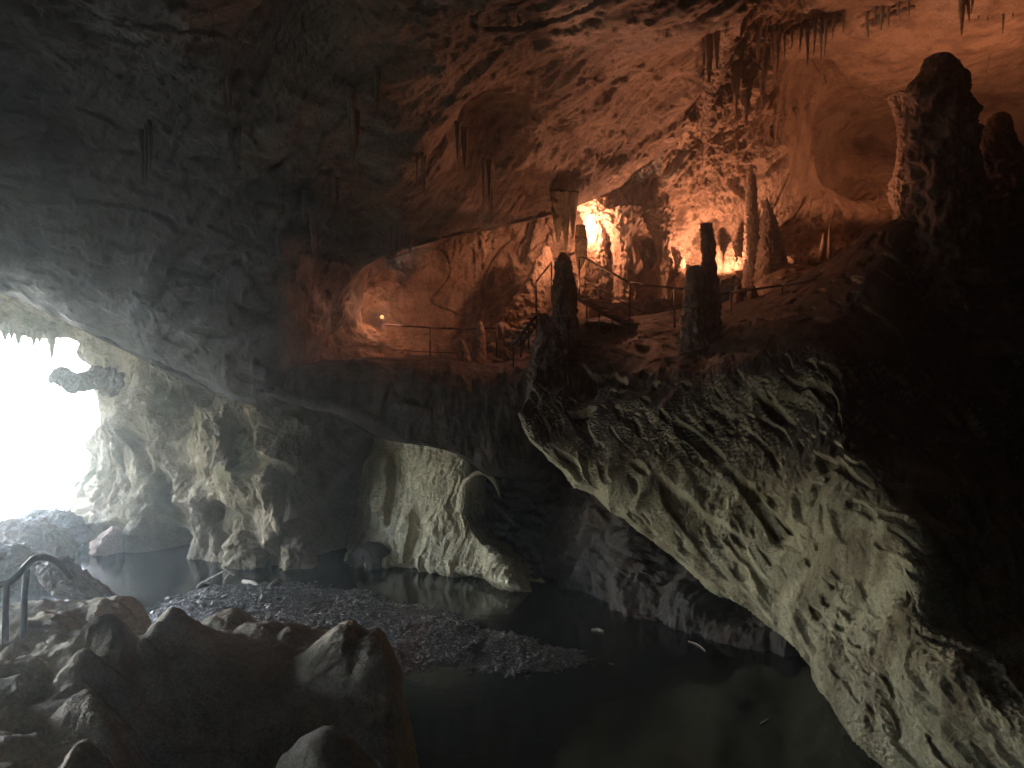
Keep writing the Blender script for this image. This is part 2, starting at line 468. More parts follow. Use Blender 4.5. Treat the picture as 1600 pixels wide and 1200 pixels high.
ceil_rows = [
    [W(-26,2,12),W(-18,2,12.5),W(-11,2,13),W(-7,2,13),W(-4,2,13),W(-1.5,2,13),W(-0.8,2,13.2),W(0,2,13.5),W(2,2,14),W(4,2,14.5),W(6.5,2,15.5),W(9,2,16.5)],
    rowp([-900,-500,-150,80,250,400,470,530,680,840,1000,1150],[-250]*12,[10]*10+[11,12.5]),
    rowp([-700,-350,-80,120,280,420,485,540,690,850,1010,1150],[0]*12,[14]*9+[14.5,15.5,18]),
    rowp([-700,-350,-80,130,290,425,485,540,690,855,1010,1150],[170,170,170,170,170,170,165,155,130,110,90,60],[17.5]*7+[17.5,17.5,18.5,20,22]),
    rowp([-700,-350,-60,140,295,430,490,550,650,830,990,1120],[290,310,330,360,400,420,390,350,290,240,200,170],[20,20,20,20.3,20.6,21,21.8,22,20.8,21.2,22.8,24.6]),
    rowp([-700,-350,-50,150,300,440,505,560,620,720,865,980],[330,395,445,520,590,622,500,416,388,360,328,285],[23,23,23.2,23,22.7,22.7,24.8,24.2,23.2,22.8,23.0,24.6]),
    rowp([-700,-350,-50,150,300,440,535,585,630,730,870,990],[315,380,430,505,575,600,560,400,362,328,300,268],[28,28,28,28,28,28,27.2,28.5,29,29,29,28.5]),
]
ceil_rows.insert(6, [q + np.array((0.0, 0.5, 0.12)) for q in ceil_rows[5]])
for i_, (a_, b_) in enumerate([((-20,2,10.5),(-13,2,9.5)), ((-23,10,9.5),(-13.5,10,7.7)), ((-25,14,8.2),(-15.5,14,5.7)), ((-26,17.5,8.2),(-17,17.5,5.5)),
                               ((-27,20,8.4),(-18.6,20,5.6)), ((-28,23,8.8),(-20.3,23,6.8)), ((-28,23.5,9.0),(-20.5,23.5,7.0)), ((-29,28,10.5),(-22,28,9.8))]):
    ceil_rows[i_][0] = W(*a_); ceil_rows[i_][1] = W(*b_)  # unseen left dip of the vault, added to block daylight on the slope
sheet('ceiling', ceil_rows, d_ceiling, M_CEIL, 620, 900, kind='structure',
      dents=[(P(770,215,20.5), 1.3, -1.5), (P(440,50,15.5), 1.3, -0.8), (P(640,235,20), 1.2, 0.5)], damp=lambda v, u: 1 - 0.75 * sm(0.58, 0.72, v) * sm(0.62, 0.5, u) - 0.5 * sm(0.62, 0.72, v) * sm(0.5, 0.62, u))

# ------------------------------------------------------------------ gallery back wall and dome
bx = [430,520,620,740,860,940,1020,1100,1180,1260,1340,1450,1600,1800]
back_rows = [
    rowp([430,520,620,740,860,960,1040,1110,1180,1260,1340,1450,1600,1800],[230,230,230,200,150,100,-50,-200,-200,-200,-200,-200,-200,-200],
         [28,30,30,29.5,28,26.5,22,18.3,18,17,17,16.5,16.5,16.5]),
    rowp(bx,[330,330,330,300,290,250,150,50,20,0,0,0,0,0],[28,30,30,30,28.5,26.5,24.5,22.5,22.5,22,22,22,22,22]),
    rowp(bx,[450,430,420,390,370,330,260,180,150,120,120,120,110,100],[24.5,26.8,29.3,29.6,28.2,26.3,25.3,24.3,25,27.5,27.7,27.5,27,26.5]),
    rowp([440,530,620,740,860,940,1020,1100,1175,1245,1330,1450,1600,1800],[520,500,490,460,430,400,360,300,250,230,215,210,200,200],
         [24,26.4,29.0,29.7,28.3,27,26.8,26.5,26.0,27.2,33,33.5,32,32]),
    rowp([450,540,620,740,860,940,1020,1100,1180,1250,1330,1450,1600,1800],[580,550,550,555,500,460,430,400,370,330,300,300,300,300],
         [23.6,26,28.4,29,28.2,27.2,27.2,28.2,27.7,27.3,28.5,30,30,30]),
    rowp([460,550,620,740,860,940,1020,1100,1180,1260,1340,1450,1600,1800],[620,600,600,600,560,510,490,470,430,420,400,400,400,400],
         [25,26,27,27,26.5,26,26,26.3,25.5,25.5,26,27,27,27]),
]
sheet('back_wall', back_rows, d_back, M_WARM, 560, 900, kind='structure',
      dents=[(P(1125,410,27.5), 0.8, -0.9), (P(1320,245,30), 1.6, -2.0), (P(572,492,28.3), 0.4, -0.8), (P(1012,385,27), 0.45, -1.5), (P(1012,430,27), 0.45, -1.5),
             (P(905,340,26.8), 0.8, -0.8)])

# ------------------------------------------------------------------ ledge carrying the gallery (its front drops to the passage lip)
slab_rows = [
    rowp([330,400,480,560,640,720,800,880],[560,575,560,556,556,556,556,540],[26,27,28.5,29.5,29.5,29,28,27]),
    rowp([330,400,480,560,640,720,800,870],[555,562,572,574,571,573,580,565],[22.9,23.0,23.1,23.2,23.2,23.1,22.8,22]),
    rowp([330,400,480,550,630,715,790,880],[590,602,620,638,668,690,715,700],[22.7,22.5,22.3,22.3,22.4,22.5,22.6,23.6]),
    rowp([330,400,480,535,600,700,765,850],[600,612,634,647,684,703,740,752],[22.7,22.5,22.3,22.3,22.4,22.5,22.7,23.8]),
    rowp([330,400,480,535,600,700,765,850],[597,609,630,643,680,699,735,750],[23.3,23.1,22.9,22.9,23.0,23.1,23.2,24.2]),
    rowp([330,400,480,560,620,710,780,870],[590,600,618,640,660,684,700,750],[28,28,28,28,28,28,28,28]),
]
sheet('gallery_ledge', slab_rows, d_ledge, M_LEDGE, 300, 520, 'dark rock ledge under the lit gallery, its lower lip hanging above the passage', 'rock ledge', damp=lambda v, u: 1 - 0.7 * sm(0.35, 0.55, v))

# ------------------------------------------------------------------ the big flowstone slope at the right
B = [(815,650,19.2),(835,695,18.6),(900,760,17.6),(970,800,16.8),(1040,855,16),(1110,915,15.2),(1185,965,14.3),(1240,1020,13.3),(1290,1090,12.3),(1350,1160,11.5),(1430,1240,10.8),(1520,1320,10.2)]
C = [(838,590,19.6),(900,625,18.8),(1000,615,17.8),(1100,590,17),(1200,550,16.2),(1285,560,15.2),(1325,690,13.6),(1400,810,12.2),(1435,910,11.2),(1470,1010,10.4),(1600,1120,9.2),(1720,1240,8.4)]
D = [(840,545,21.5),(920,540,21),(1000,530,20.5),(1090,520,20),(1190,490,19),(1330,490,16.8),(1430,610,15.2),(1510,730,14),(1550,850,13.1),(1590,950,12.4),(1690,1050,11.2),(1800,1150,10.2)]
E = [(850,520,23),(930,505,22.8),(1000,500,22.5),(1090,495,22),(1200,470,21),(1370,395,17.8),(1490,430,18),(1620,550,18),(1700,700,18),(1750,850,17.5),(1850,1000,17),(1950,1100,16)]
Fh = [(860,515,26),(940,500,26),(1000,495,26),(1090,480,26),(1210,455,25),(1400,345,19.5),(1520,310,20),(1680,330,22),(1800,500,22),(1850,700,22),(1950,900,22),(2050,1000,22)]
Gh = [(860,560,28),(940,540,28),(1000,530,28),(1090,520,28),(1210,500,27),(1400,420,23),(1520,400,24),(1680,420,26),(1800,560,26),(1850,760,26),(1950,950,26),(2050,1050,26)]
Mid = [tuple(0.5 * np.array(b) + 0.5 * np.array(c) - np.array((0, 0, 0.15))) for b, c in zip(B, C)]
A = [(b[0] + 60, b[1] - 40, b[2] + 5) for b in B]
hill_rows = [[P(*q) for q in row] for row in (A, B, Mid, C, D, E, Fh, Gh)]
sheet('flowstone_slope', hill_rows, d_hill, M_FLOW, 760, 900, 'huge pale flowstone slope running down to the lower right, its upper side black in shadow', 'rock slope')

# ------------------------------------------------------------------ lower passage walls
wl_rows = [
    rowp([85,200,226,290,370,440,500,560,640],[480,520,530,540,560,580,600,620,640],[33,28,26.5,26,25.5,25.2,25.5,27.5,30]),
    rowp([140,200,236,290,370,445,505,565,650],[600,600,600,610,625,640,650,680,690],[31,27.5,26.2,25.8,25.2,24.6,25,27.5,30]),
    rowp([130,160,210,280,365,440,500,560,650],[690,690,690,690,700,710,720,740,750],[31,27.5,26,25.3,24.5,23.8,24.5,27.5,30]),
    rowp([110,136,196,280,365,440,492,550,640],[780,780,790,780,790,790,790,800,800],[31,27,25.6,24.9,24.1,23.5,24.2,27,30]),
    rowp([118,146,196,280,360,440,490,545,640],[870,860,878,880,880,885,885,890,890],[30,26.5,25.2,24.6,24.1,23.7,24,26.5,30]),
    rowp([110,140,195,280,360,440,490,545,640],[930]*9,[30,26.8,25.6,25,24.6,24.2,24.6,27,30]),
]
wl_rows = [[q * 1.03 - np.array((0, 0, CAMZ * 0.03)) for q in r] for r in wl_rows]
sheet('limestone_wall', wl_rows, d_wallL, M_LEFT, 420, 560, 'rugged greenish limestone wall beside the bright cave mouth, standing in the river', 'rock wall',
      dents=[(P(238,850,25.6), 0.8, -1.8), (P(215,800,25.2), 0.5, -0.5), (P(410,820,23.6), 0.8, 0.4), (P(260,730,25.2), 1.0, -0.4),
             (P(175,840,25.6), 0.7, 0.3)])

wm_rows = [
    rowp([602,602,640,690,725,745,760],[630,650,650,660,680,690,700],[30,27,26,25,24.2,25,30]),
    rowp([563,580,625,680,722,737,750],[740,740,740,750,755,760,765],[30,26.6,25.4,24.2,23.5,24.3,30]),
    rowp([548,570,620,680,725,741,755],[800,800,800,805,815,820,825],[30,26.0,24.9,23.6,23.0,23.8,30]),
    rowp([530,545,620,690,745,798,850],[860,850,860,868,875,885,900],[29,25.6,24.5,23.3,22.6,22.2,27]),
    rowp([530,540,630,690,750,825,880],[895,886,884,892,903,925,940],[28,24.8,24.0,23.4,22.5,21.3,25]),
    rowp([530,545,640,700,760,840,920],[905,905,898,903,908,923,948],[29,27,26,26,26,26,25]),
]
sheet('flowstone_wall', wm_rows, d_wallM, M_PALE, 420, 460, 'pale sunlit flowstone wall seen through the low passage under the ledge', 'rock wall')

wr_rows = [
    rowp([700,780,850,920,1000,1080,1180,1280,1400],[640,660,690,720,780,820,880,940,1000],[31,29,27,24,21.5,20.2,19,18,17]),
    rowp([700,780,840,900,980,1070,1170,1270,1400],[760,770,780,800,830,870,920,980,1040],[31,29,26.5,23.5,21,19.9,18.6,17.2,16]),
    rowp([700,780,850,920,1000,1080,1160,1260,1400],[850,850,860,880,900,920,960,1005,1060],[30.5,28,25,22,20,19,18,16.6,15.6]),
    rowp([700,790,880,930,1010,1090,1170,1240,1400],[900,905,930,960,965,985,1000,1015,1080],[30,26.5,22,20,18.8,17.9,17,16.5,15]),
    rowp([700,790,880,930,1010,1090,1170,1240,1400],[930,930,980,1010,1020,1035,1050,1060,1120],[30,27,22,20.2,19,18,17.2,16.8,15.2]),
]
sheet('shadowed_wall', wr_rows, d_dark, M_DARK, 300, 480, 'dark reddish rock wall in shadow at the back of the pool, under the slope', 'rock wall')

# lintel above the mouth
lt_rows = [
    rowp([-500,-250,-80,20,70,115,150,185,215,240],[300,370,420,440,450,470,490,510,530,550],[28,28,28,28,28,28,27.5,27.5,27.5,27.5]),
    rowp([-500,-250,-80,20,70,115,150,180,210,240],[380,430,480,500,505,510,530,560,585,600],[31,31,31,31,31,31,30,29,28,27.5]),
    rowp([-500,-250,-80,20,70,110,140,168,195,230],[400,455,500,522,525,530,556,580,606,620],[33,33,32.5,32,32,31.5,30.5,29.5,28.5,28]),
    rowp([-500,-250,-80,20,70,110,140,168,195,230],[385,440,485,505,508,512,540,560,590,600],[37,37,37,36,36,35,34,33,32,31]),
]
sheet('mouth_lintel', lt_rows, d_left, M_LEFT, 180, 420, 'sunlit brown rock lintel over the cave mouth', 'rock ledge')

# ------------------------------------------------------------------ ground, river, outside
def build_ground():
    n = 260
    t = np.linspace(-1, 1, n)
    s = np.sign(t) * (np.abs(t) ** 2.6)
    X, Yy = np.meshgrid(s * 900, s * 900 + 15)
    out = np.hypot(X - 6, Yy - 17)
    Z = -1.2 + 1.9 * sm(40, 55, out) + 14 * sm(90, 300, out) * (0.6 + 0.4 * np.sin(X * 0.01 + Yy * 0.013))
    G = np.stack([X, Yy, Z], -1)
    Z2 = Z + 0.25 * fbm(G.reshape(-1, 3) * 0.15, 3, seed=300).reshape(n, n) * sm(30, 50, out)
    G[..., 2] = Z2
    tag(raw_mesh('ground', G.reshape(-1, 3), grid_faces(n, n), M_SAND), kind='structure')
    v = np.array([(-60, -25, 0), (50, -25, 0), (50, 60, 0), (-60, 60, 0)], float)
    tag(raw_mesh('water', v, np.array([[0, 1, 2, 3]]), M_WATER), kind='structure')
build_ground()

# ------------------------------------------------------------------ gravel bar
GB = [(230,965),(262,940),(330,917),(450,912),(560,922),(680,955),(780,985),(900,1018),(945,1037),(800,1048),(700,1044),(640,1044),(560,1090),(300,1090)]
def wpt(px, py):
    Y = CAMZ * F / (py - 600.0)
    return ((px - 800) / F * Y, Y)
GBW = np.array([wpt(*q) for q in GB])
def inside(poly, x, y):
    r = np.zeros(x.shape, bool)
    j = len(poly) - 1
    for i in range(len(poly)):
        xi, yi = poly[i]; xj, yj = poly[j]
        c = ((yi > y) != (yj > y)) & (x < (xj - xi) * (y - yi) / (yj - yi + 1e-12) + xi)
        r ^= c; j = i
    return r
def edge_dist(poly, x, y):
    d = np.full(x.shape, 1e9)
    for i in range(len(poly)):
        a = poly[i - 1]; b = poly[i]
        ab = b - a
        t = np.clip(((x - a[0]) * ab[0] + (y - a[1]) * ab[1]) / (ab @ ab), 0, 1)
        d = np.minimum(d, np.hypot(x - a[0] - t * ab[0], y - a[1] - t * ab[1]))
    return d
def bar_h(x, y):
    ins = inside(GBW, x, y); d = edge_dist(GBW, x, y)
    sd = np.where(ins, d, -d)
    p = np.stack([x, y, 0 * x], -1)
    sd = sd + 0.35 * fbm(p.reshape(-1, 3) * 0.9, 3, seed=310).reshape(x.shape)
    return np.clip(0.16 * sd, -0.3, 0.16) + 0.03 * fbm(p.reshape(-1, 3) * 1.4, 3, seed=313).reshape(x.shape), sd
def build_gravel():
    x0, y0 = GBW.min(0) - 1.0; x1, y1 = GBW.max(0) + 1.0
    n = 260
    X, Yy = np.meshgrid(np.linspace(x0, x1, n), np.linspace(y0, y1, n))
    Z, sd = bar_h(X, Yy)
    Z = Z + 0.02 * fbm(np.stack([X, Yy, 0 * X], -1).reshape(-1, 3) * 9, 2, seed=316).reshape(n, n)
    tag(raw_mesh('gravel_bar', np.stack([X, Yy, Z], -1).reshape(-1, 3), grid_faces(n, n), M_GRAV), kind='structure')
    # loose stones
    K = 26000
    x = rng.uniform(x0, x1, K); y = rng.uniform(y0, y1, K)
    z, sd = bar_h(x, y)
    keep = (z > -0.05)
    x, y, z, sd = x[keep], y[keep], z[keep], sd[keep]
    K = len(x)
    base = np.array([(1,0,0),(-1,0,0),(0,1,0),(0,-1,0),(0,0,1),(0,0,-1),(.62,.62,.5),(-.62,.62,.5),(.62,-.62,.5),(-.62,-.62,.5)], float)
    tri = np.array([(4,6,7),(4,7,9),(4,9,8),(4,8,6),(6,0,2),(6,2,7),(7,2,1),(7,1,9),(9,1,3),(9,3,8),(8,3,0),(8,0,6),(5,2,0),(5,1,2),(5,3,1),(5,0,3)])
    size = 0.016 + 0.032 * rng.random(K) ** 2 + 0.05 * rng.random(K) ** 12
    ang = rng.uniform(0, 6.28, K); sx = rng.uniform(0.8, 1.5, K); sz = rng.uniform(0.35, 0.7, K)
    jit = 1 + rng.uniform(-0.22, 0.22, (K, 10, 1))
    v = base[None] * jit * size[:, None, None]
    v[..., 0] *= sx[:, None]; v[..., 2] *= sz[:, None]
    tilt = rng.uniform(-0.5, 0.5, K)
    v[..., 2] += v[..., 0] * tilt[:, None]
    c, s = np.cos(ang)[:, None], np.sin(ang)[:, None]
    vx = v[..., 0] * c - v[..., 1] * s; vy = v[..., 0] * s + v[..., 1] * c
    Vv = np.stack([vx + x[:, None], vy + y[:, None], v[..., 2] + z[:, None] + size[:, None] * 0.25], -1).reshape(-1, 3)
    Ff = (tri[None] + (np.arange(K) * 10)[:, None, None]).reshape(-1, 3)
    o = raw_mesh('gravel', Vv, Ff, M_PEB, smooth=False)
    at = o.data.attributes.new('tone', 'FLOAT', 'POINT')
    at.data.foreach_set('value', np.repeat(np.clip(rng.random(K) ** 1.3 * (0.75 + 0.9 * fbm(np.stack([x, y, 0 * x], -1) * 0.8, 3, seed=319)), 0, 1), 10).astype(np.float32))
    tag(o, 'dark wet pebbles covering the bar beside the pool', 'gravel', kind='stuff')
M_GRAV = plain_mat('bar_grit', (0.06, 0.057, 0.053), 0.6, 0, 0.4, 25, 0.02)
M_PEB = pebble_mat()
build_gravel()

# ------------------------------------------------------------------ foreground terrace and mound
def gb(X, Yy, px, py, Y, rx, ry, h, pw=2.0):
    c = P(px, py, Y)
    q = np.sqrt(((X - c[0]) / rx) ** 2 + ((Yy - c[1]) / ry) ** 2)
    return h * np.exp(-q ** pw)
def build_terrace():
    n, k = int(760 * QUAL), int(820 * QUAL)
    X, Yy = np.meshgrid(np.linspace(-15, 0.6, n), np.linspace(3.2, 17.0, k))
    p2 = np.stack([X, Yy, 0 * X], -1).reshape(-1, 3)
    wx = fbm(p2 * 0.6, 3, seed=401).reshape(k, n); wy = fbm(p2 * 0.6, 3, seed=404).reshape(k, n)
    mound = sm(-0.58, -0.43, X / Yy)                                   # 1 on the mound, 0 on the rippled terrace
    Z = 2.55 + 0.03 * (9.5 - Yy) + 0.10 * (X + 5.5) * (1 - mound)
    # scalloped terraces: rounded ridges with hollows behind
    a = np.stack([(X + 0.5 * wx) * 0.8, (Yy + 0.5 * wy) * 1.5, 0 * X + 3], -1).reshape(-1, 3)
    rip = (1 - np.minimum((perlin(a, 410) * 2.6) ** 2, 1.4)).reshape(k, n)
    b2 = np.stack([(X + 0.3 * wx) * 2.2, (Yy + 0.3 * wy) * 3.2, 0 * X + 7], -1).reshape(-1, 3)
    rip2 = (1 - np.minimum((perlin(b2, 412) * 2.8) ** 2, 1.4)).reshape(k, n)
    Z += (0.30 * (rip - 0.6) + 0.15 * (rip2 - 0.6)) * (1 - 0.88 * mound) * (1 - 0.6 * sm(9.5, 12.5, Yy))
    Z += 0.22 * fbm(p2 * 0.5, 2, seed=415).reshape(k, n) * (1 - 0.7 * mound)
    # near side of the mound
    near = sm(9.2, 6.9, Yy + 0.25 * wx)
    Z -= 1.35 * near * mound
    Z -= 0.10 * near * mound * (1 + np.sin((X * 2.1 + wx * 1.5)))
    def knob(px, py, Y, rx, ry, pw=2.0, z0=2.5, zt=None):
        c = P(px, py, Y); h = c[2] - z0
        q = np.sqrt(((X - c[0]) / rx) ** 2 + ((Yy - c[1]) / ry) ** 2)
        return h * np.exp(-q ** pw)
    K = 0 * Z
    for kb in ((268,952,9.4,0.50,0.55,1.25), (352,958,10.4,0.42,0.5,2.6), (405,980,10.0,0.6,0.45,2.2), (455,984,9.9,0.26,0.35,1.7),
               (538,973,9.3,0.40,0.5,2.4), (582,984,9.25,0.34,0.48,2.4), (232,1008,8.7,0.26,0.35,1.5), (172,1000,8.5,0.34,0.42,1.8), (318,985,9.6,0.25,0.3,1.6)):
        K = np.maximum(K, knob(*kb))
    Z += K
    Z = np.maximum(Z, 1.1 + knob(505, 1135, 7.3, 1.1, 0.85, 1.7, z0=1.1) - 0.12 * np.abs(X + 1.9))
    Z = np.maximum(Z, Z + gb(X, Yy, 215, 1170, 6.0, 0.42, 0.36, 0.38, 2.0))
    # far edge falling to the river, right edge falling to the pool
    fare = 13.4 + 0.5 * wx - 0.12 * (X + 6)
    Z -= 3.2 * sm(-1.2, 0.8, Yy - fare)
    far2 = 11.0 + 0.3 * wx
    Z -= 3.2 * sm(-0.5, 1.1, Yy - far2) * sm(-6.4, -4.9, X)
    redge = -1.32 + 0.25 * (9.5 - Yy) + 0.15 * wy
    Z -= 3.8 * sm(-0.35, 0.8, X - redge) ** 0.9
    G = np.stack([X, Yy, Z], -1)
    nrm = grid_normals(G)
    nrm *= np.sign(nrm[..., 2:3].mean())
    q = G.reshape(-1, 3)
    d = 0.07 * fbm(q * 1.3, 4, 0.5, seed=420) + 0.03 * (ridged(q * 3.5, 3, 0.5, seed=424) - 0.5) + 0.010 * fbm(q * 14, 3, 0.6, seed=428)
    steep = (1 - np.clip(nrm[..., 2], 0, 1)).ravel()
    d += 0.04 * steep * (ridged(q * np.array((2.0, 2.0, 0.5)), 4, 0.5, seed=430) - 0.5)
    G = G + nrm * d.reshape(k, n)[..., None]
    loc = (-5, 9, -0.6)
    o = raw_mesh('rock_terrace', G.reshape(-1, 3), grid_faces(k, n), M_FORE, loc)
    tag(o, 'knobbly foreground limestone mound with rippled terraces, dark on its near side', 'rock mound')
build_terrace()

# ------------------------------------------------------------------ tapered rock forms
def rockform(name, pts, Y, m, label, cat, seed=0, depth=1.0, amp=0.12, flute=0.10, rings=None, seg=100, group=None, kind=None, parent=None, yoff=None, pit=0.0):
    """pts: (px,py,half-width px) along the axis; own depth Y; round in plan, depth*width thick"""
    Ys = [Y + (yoff[i] if yoff else 0) for i in range(len(pts))]
    cs = np.array([P(a, b, yy) for (a, b, h), yy in zip(pts, Ys)])
    rs = np.array([h * yy / F for (a, b, h), yy in zip(pts, Ys)])
    L = np.sum(np.linalg.norm(np.diff(cs, axis=0), axis=1))
    rings = rings or int(np.clip(L / 0.03, 24, 220))
    ax = cr(cs, rings); rr = np.maximum(cr(rs[:, None], rings)[:, 0], 0.004)
    tan = np.gradient(ax, axis=0); tan /= np.linalg.norm(tan, axis=1, keepdims=True)
    yv = np.array((0, 1.0, 0))
    side = np.cross(tan, yv); side /= (np.linalg.norm(side, axis=1, keepdims=True) + 1e-9)
    fw = np.cross(side, tan)
    a = np.linspace(0, 2 * math.pi, seg, endpoint=False)
    ring = np.cos(a)[None, :, None] * side[:, None, :] + np.sin(a)[None, :, None] * fw[:, None, :] * depth
    Vv = ax[:, None, :] + ring * rr[:, None, None]
    q = Vv.reshape(-1, 3)
    rr2 = np.repeat(rr, seg)
    s = 1.0 / max(0.15, float(np.median(rs)))
    axv = 0.25 if abs(cs[-1][2] - cs[0][2]) > abs(cs[-1][0] - cs[0][0]) else 1.0
    d = amp * fbm(q * 0.9 * s, 3, 0.55, seed=500 + seed)
    d += flute * (ridged(q * np.array((1.6 * s, 1.6 * s, 1.6 * s * axv)), 4, 0.55, seed=520 + seed) - 0.55)
    d += 0.13 * fbm(q * np.array((4.0, 4.0, 2.0)) * s, 4, 0.65, seed=540 + seed)
    zz = q[:, 2] * 1.2 * s + 0.9 * fbm(q * 0.8 * s, 2, seed=580 + seed)
    d += 0.10 * (steps(zz, 0.25) - 0.4)
    if pit: d -= pit * sm(0.15, 0.35, perlin(q * np.array((2.2, 2.2, 0.9)) * s, 560 + seed))
    rad = ring.reshape(-1, 3)
    Vv = q + rad * (d * np.minimum(rr2, 1.5))[:, None]
    f = grid_faces(rings, seg, True)
    # caps
    nv = len(Vv)
    Vv = np.concatenate([Vv, ax[:1], ax[-1:]])
    f0 = np.stack([np.full(seg, nv), np.roll(np.arange(seg), -1), np.arange(seg), np.arange(seg)], 1)
    e = (rings - 1) * seg
    tri = np.concatenate([np.stack([np.full(seg, nv), np.roll(np.arange(seg), -1), np.arange(seg)], 1),
                          np.stack([np.full(seg, nv + 1), e + np.arange(seg), e + np.roll(np.arange(seg), -1)], 1)])
    quads = np.concatenate([np.stack([f[:, 0], f[:, 1], f[:, 2]], 1), np.stack([f[:, 0], f[:, 2], f[:, 3]], 1)])
    fin = np.concatenate([quads, tri])
    z = Vv[:, 2]
    low = Vv[np.argmin(z)]
    if parent is not None:
        o = raw_mesh(name, Vv, fin, m, parent['base'])
        o.parent = parent['obj']; o.location = (0, 0, 0)
        return o
    o = raw_mesh(name, Vv, fin, m, (float(ax[:, 0].mean()), float(ax[:, 1].mean()), float(z.min())))
    return tag(o, label, cat, group, kind)

SG = 'stalagmites on the gallery'
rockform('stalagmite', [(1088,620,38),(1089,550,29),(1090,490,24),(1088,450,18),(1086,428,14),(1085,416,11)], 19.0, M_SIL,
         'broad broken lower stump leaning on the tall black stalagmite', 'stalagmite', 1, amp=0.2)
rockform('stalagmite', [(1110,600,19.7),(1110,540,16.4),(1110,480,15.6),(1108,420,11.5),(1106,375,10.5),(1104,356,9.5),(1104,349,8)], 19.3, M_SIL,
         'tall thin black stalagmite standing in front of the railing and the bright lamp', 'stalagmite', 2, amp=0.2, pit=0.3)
rockform('stalagmite', [(1176,450,14.8),(1175,400,12.3),(1174,340,9.8),(1174,290,7.4),(1173,268,4.1),(1172,258,0.8)], 24.6, M_WARM,
         'slender tall stalagmite with pointed tip left of the thicker spike', 'stalagmite', 3, amp=0.15)
rockform('stalagmite', [(1204,450,23.0),(1202,410,18.0),(1203,365,14.8),(1200,335,9.0),(1198,318,4.1),(1198,308,0.8)], 24.2, M_WARM,
         'thick dark stalagmite with a sharp spike tip right of the slender one', 'stalagmite', 4, amp=0.2)
rockform('stalagmite', [(1222,420,9.8),(1221,395,6.6),(1219,384,1.6)], 24.3, M_WARM, 'short knob stalagmite at the foot of the thick spike', 'stalagmite', 5)
rockform('stalagmite', [(1283,410,7.4),(1285,395,4.9),(1287,380,4.1),(1288,368,2.5),(1288,364,0.8)], 24.4, M_WARM,
         'small glowing stalagmite standing alone on the rubble mound', 'stalagmite', 6)
rockform('stalagmite', [(1296,405,3.3),(1296,375,2.5),(1297,348,1.2)], 24.7, M_WARM, 'thin dark stalagmite rod just behind the small glowing one', 'stalagmite', 7)
rockform('stalagmite', [(1154,485,11.5),(1153,462,7.4),(1152,446,2.5)], 23.2, M_SIL, 'small dark cone stalagmite below the lit columns, left one of a pair', 'stalagmite', 8)
rockform('stalagmite', [(1176,490,9.8),(1176,462,7.4),(1175,447,4.1)], 23.0, M_SIL, 'small blunt dark stalagmite right of the cone below the lit columns', 'stalagmite', 9)
rockform('stalagmite', [(748,585,14.8),(748,550,11.5),(750,525,8.2),(750,508,4.9),(749,501,1.6)], 24.6, M_WARM, 'upright pale stalagmite at the ledge edge below the left lit wall', 'stalagmite', 10)
rockform('stalagmite', [(728,585,14.8),(726,560,9.8),(723,540,5.7),(721,531,1.6)], 24.4, M_WARM, 'low stub stalagmite leaning against the upright pale one', 'stalagmite', 11)
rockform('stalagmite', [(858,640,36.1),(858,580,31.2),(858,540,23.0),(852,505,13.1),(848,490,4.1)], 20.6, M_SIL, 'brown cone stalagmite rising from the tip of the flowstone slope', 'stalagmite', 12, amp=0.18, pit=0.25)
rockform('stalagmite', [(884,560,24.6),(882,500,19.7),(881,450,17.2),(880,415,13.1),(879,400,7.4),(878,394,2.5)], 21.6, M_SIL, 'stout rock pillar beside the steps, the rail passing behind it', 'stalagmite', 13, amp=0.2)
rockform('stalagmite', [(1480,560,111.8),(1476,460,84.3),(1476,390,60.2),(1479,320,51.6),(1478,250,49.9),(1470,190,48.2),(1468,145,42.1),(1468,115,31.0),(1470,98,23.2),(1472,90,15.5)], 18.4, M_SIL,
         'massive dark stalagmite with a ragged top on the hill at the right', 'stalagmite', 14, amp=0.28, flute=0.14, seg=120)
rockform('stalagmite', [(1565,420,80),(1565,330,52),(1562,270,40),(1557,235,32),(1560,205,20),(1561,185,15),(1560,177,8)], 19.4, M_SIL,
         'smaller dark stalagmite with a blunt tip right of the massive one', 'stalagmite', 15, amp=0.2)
rockform('rock_column', [(1400,400,6),(1404,360,7),(1408,320,13),(1412,290,20),(1414,250,12),(1414,210,10),(1412,180,14),(1412,150,22)], 23.6, M_WARM,
         'lit orange column joining ceiling and hill left of the massive stalagmite', 'rock column', 16, amp=0.25)
# lit columns near the lamps
rockform('rock_column', [(1142,450,15),(1143,415,12),(1144,392,9),(1143,378,3)], 26.6, M_WARM, 'brightest glowing flowstone column next to the hidden lamp', 'rock column', 17)
rockform('rock_column', [(1122,445,9),(1124,415,7),(1123,395,5),(1122,384,2)], 26.8, M_WARM, 'narrow glowing column between the black stalagmite and the brightest column', 'rock column', 18)
rockform('rock_column', [(1040,470,16),(1040,420,13),(1036,385,11),(1032,350,20),(1028,330,26)], 25.6, M_WARM, 'flowstone column on the right side of the dark niche', 'rock column', 19, flute=0.2)
rockform('rock_column', [(975,475,24),(972,420,18),(970,385,16),(968,350,28),(965,330,34)], 25.4, M_WARM, 'ribbed flowstone column on the left side of the dark niche', 'rock column', 20, flute=0.25)
rockform('rock_column', [(934,470,22),(934,420,18),(932,380,14),(930,345,18),(926,315,26)], 25.4, M_WARM, 'flowstone column glowing white beside the upper hidden lamp', 'rock column', 21, flute=0.2)
rockform('boulder', [(1012,420,6),(1014,400,13),(1012,380,12),(1012,373,4)], 26.2, M_WARM, 'pale rock block inside the dark niche', 'rock', 22)
rockform('boulder', [(1052,430,8),(1056,412,14),(1050,395,10),(1046,388,4)], 25.9, M_WARM, 'rounded bulging rock right of the niche column', 'rock', 23)
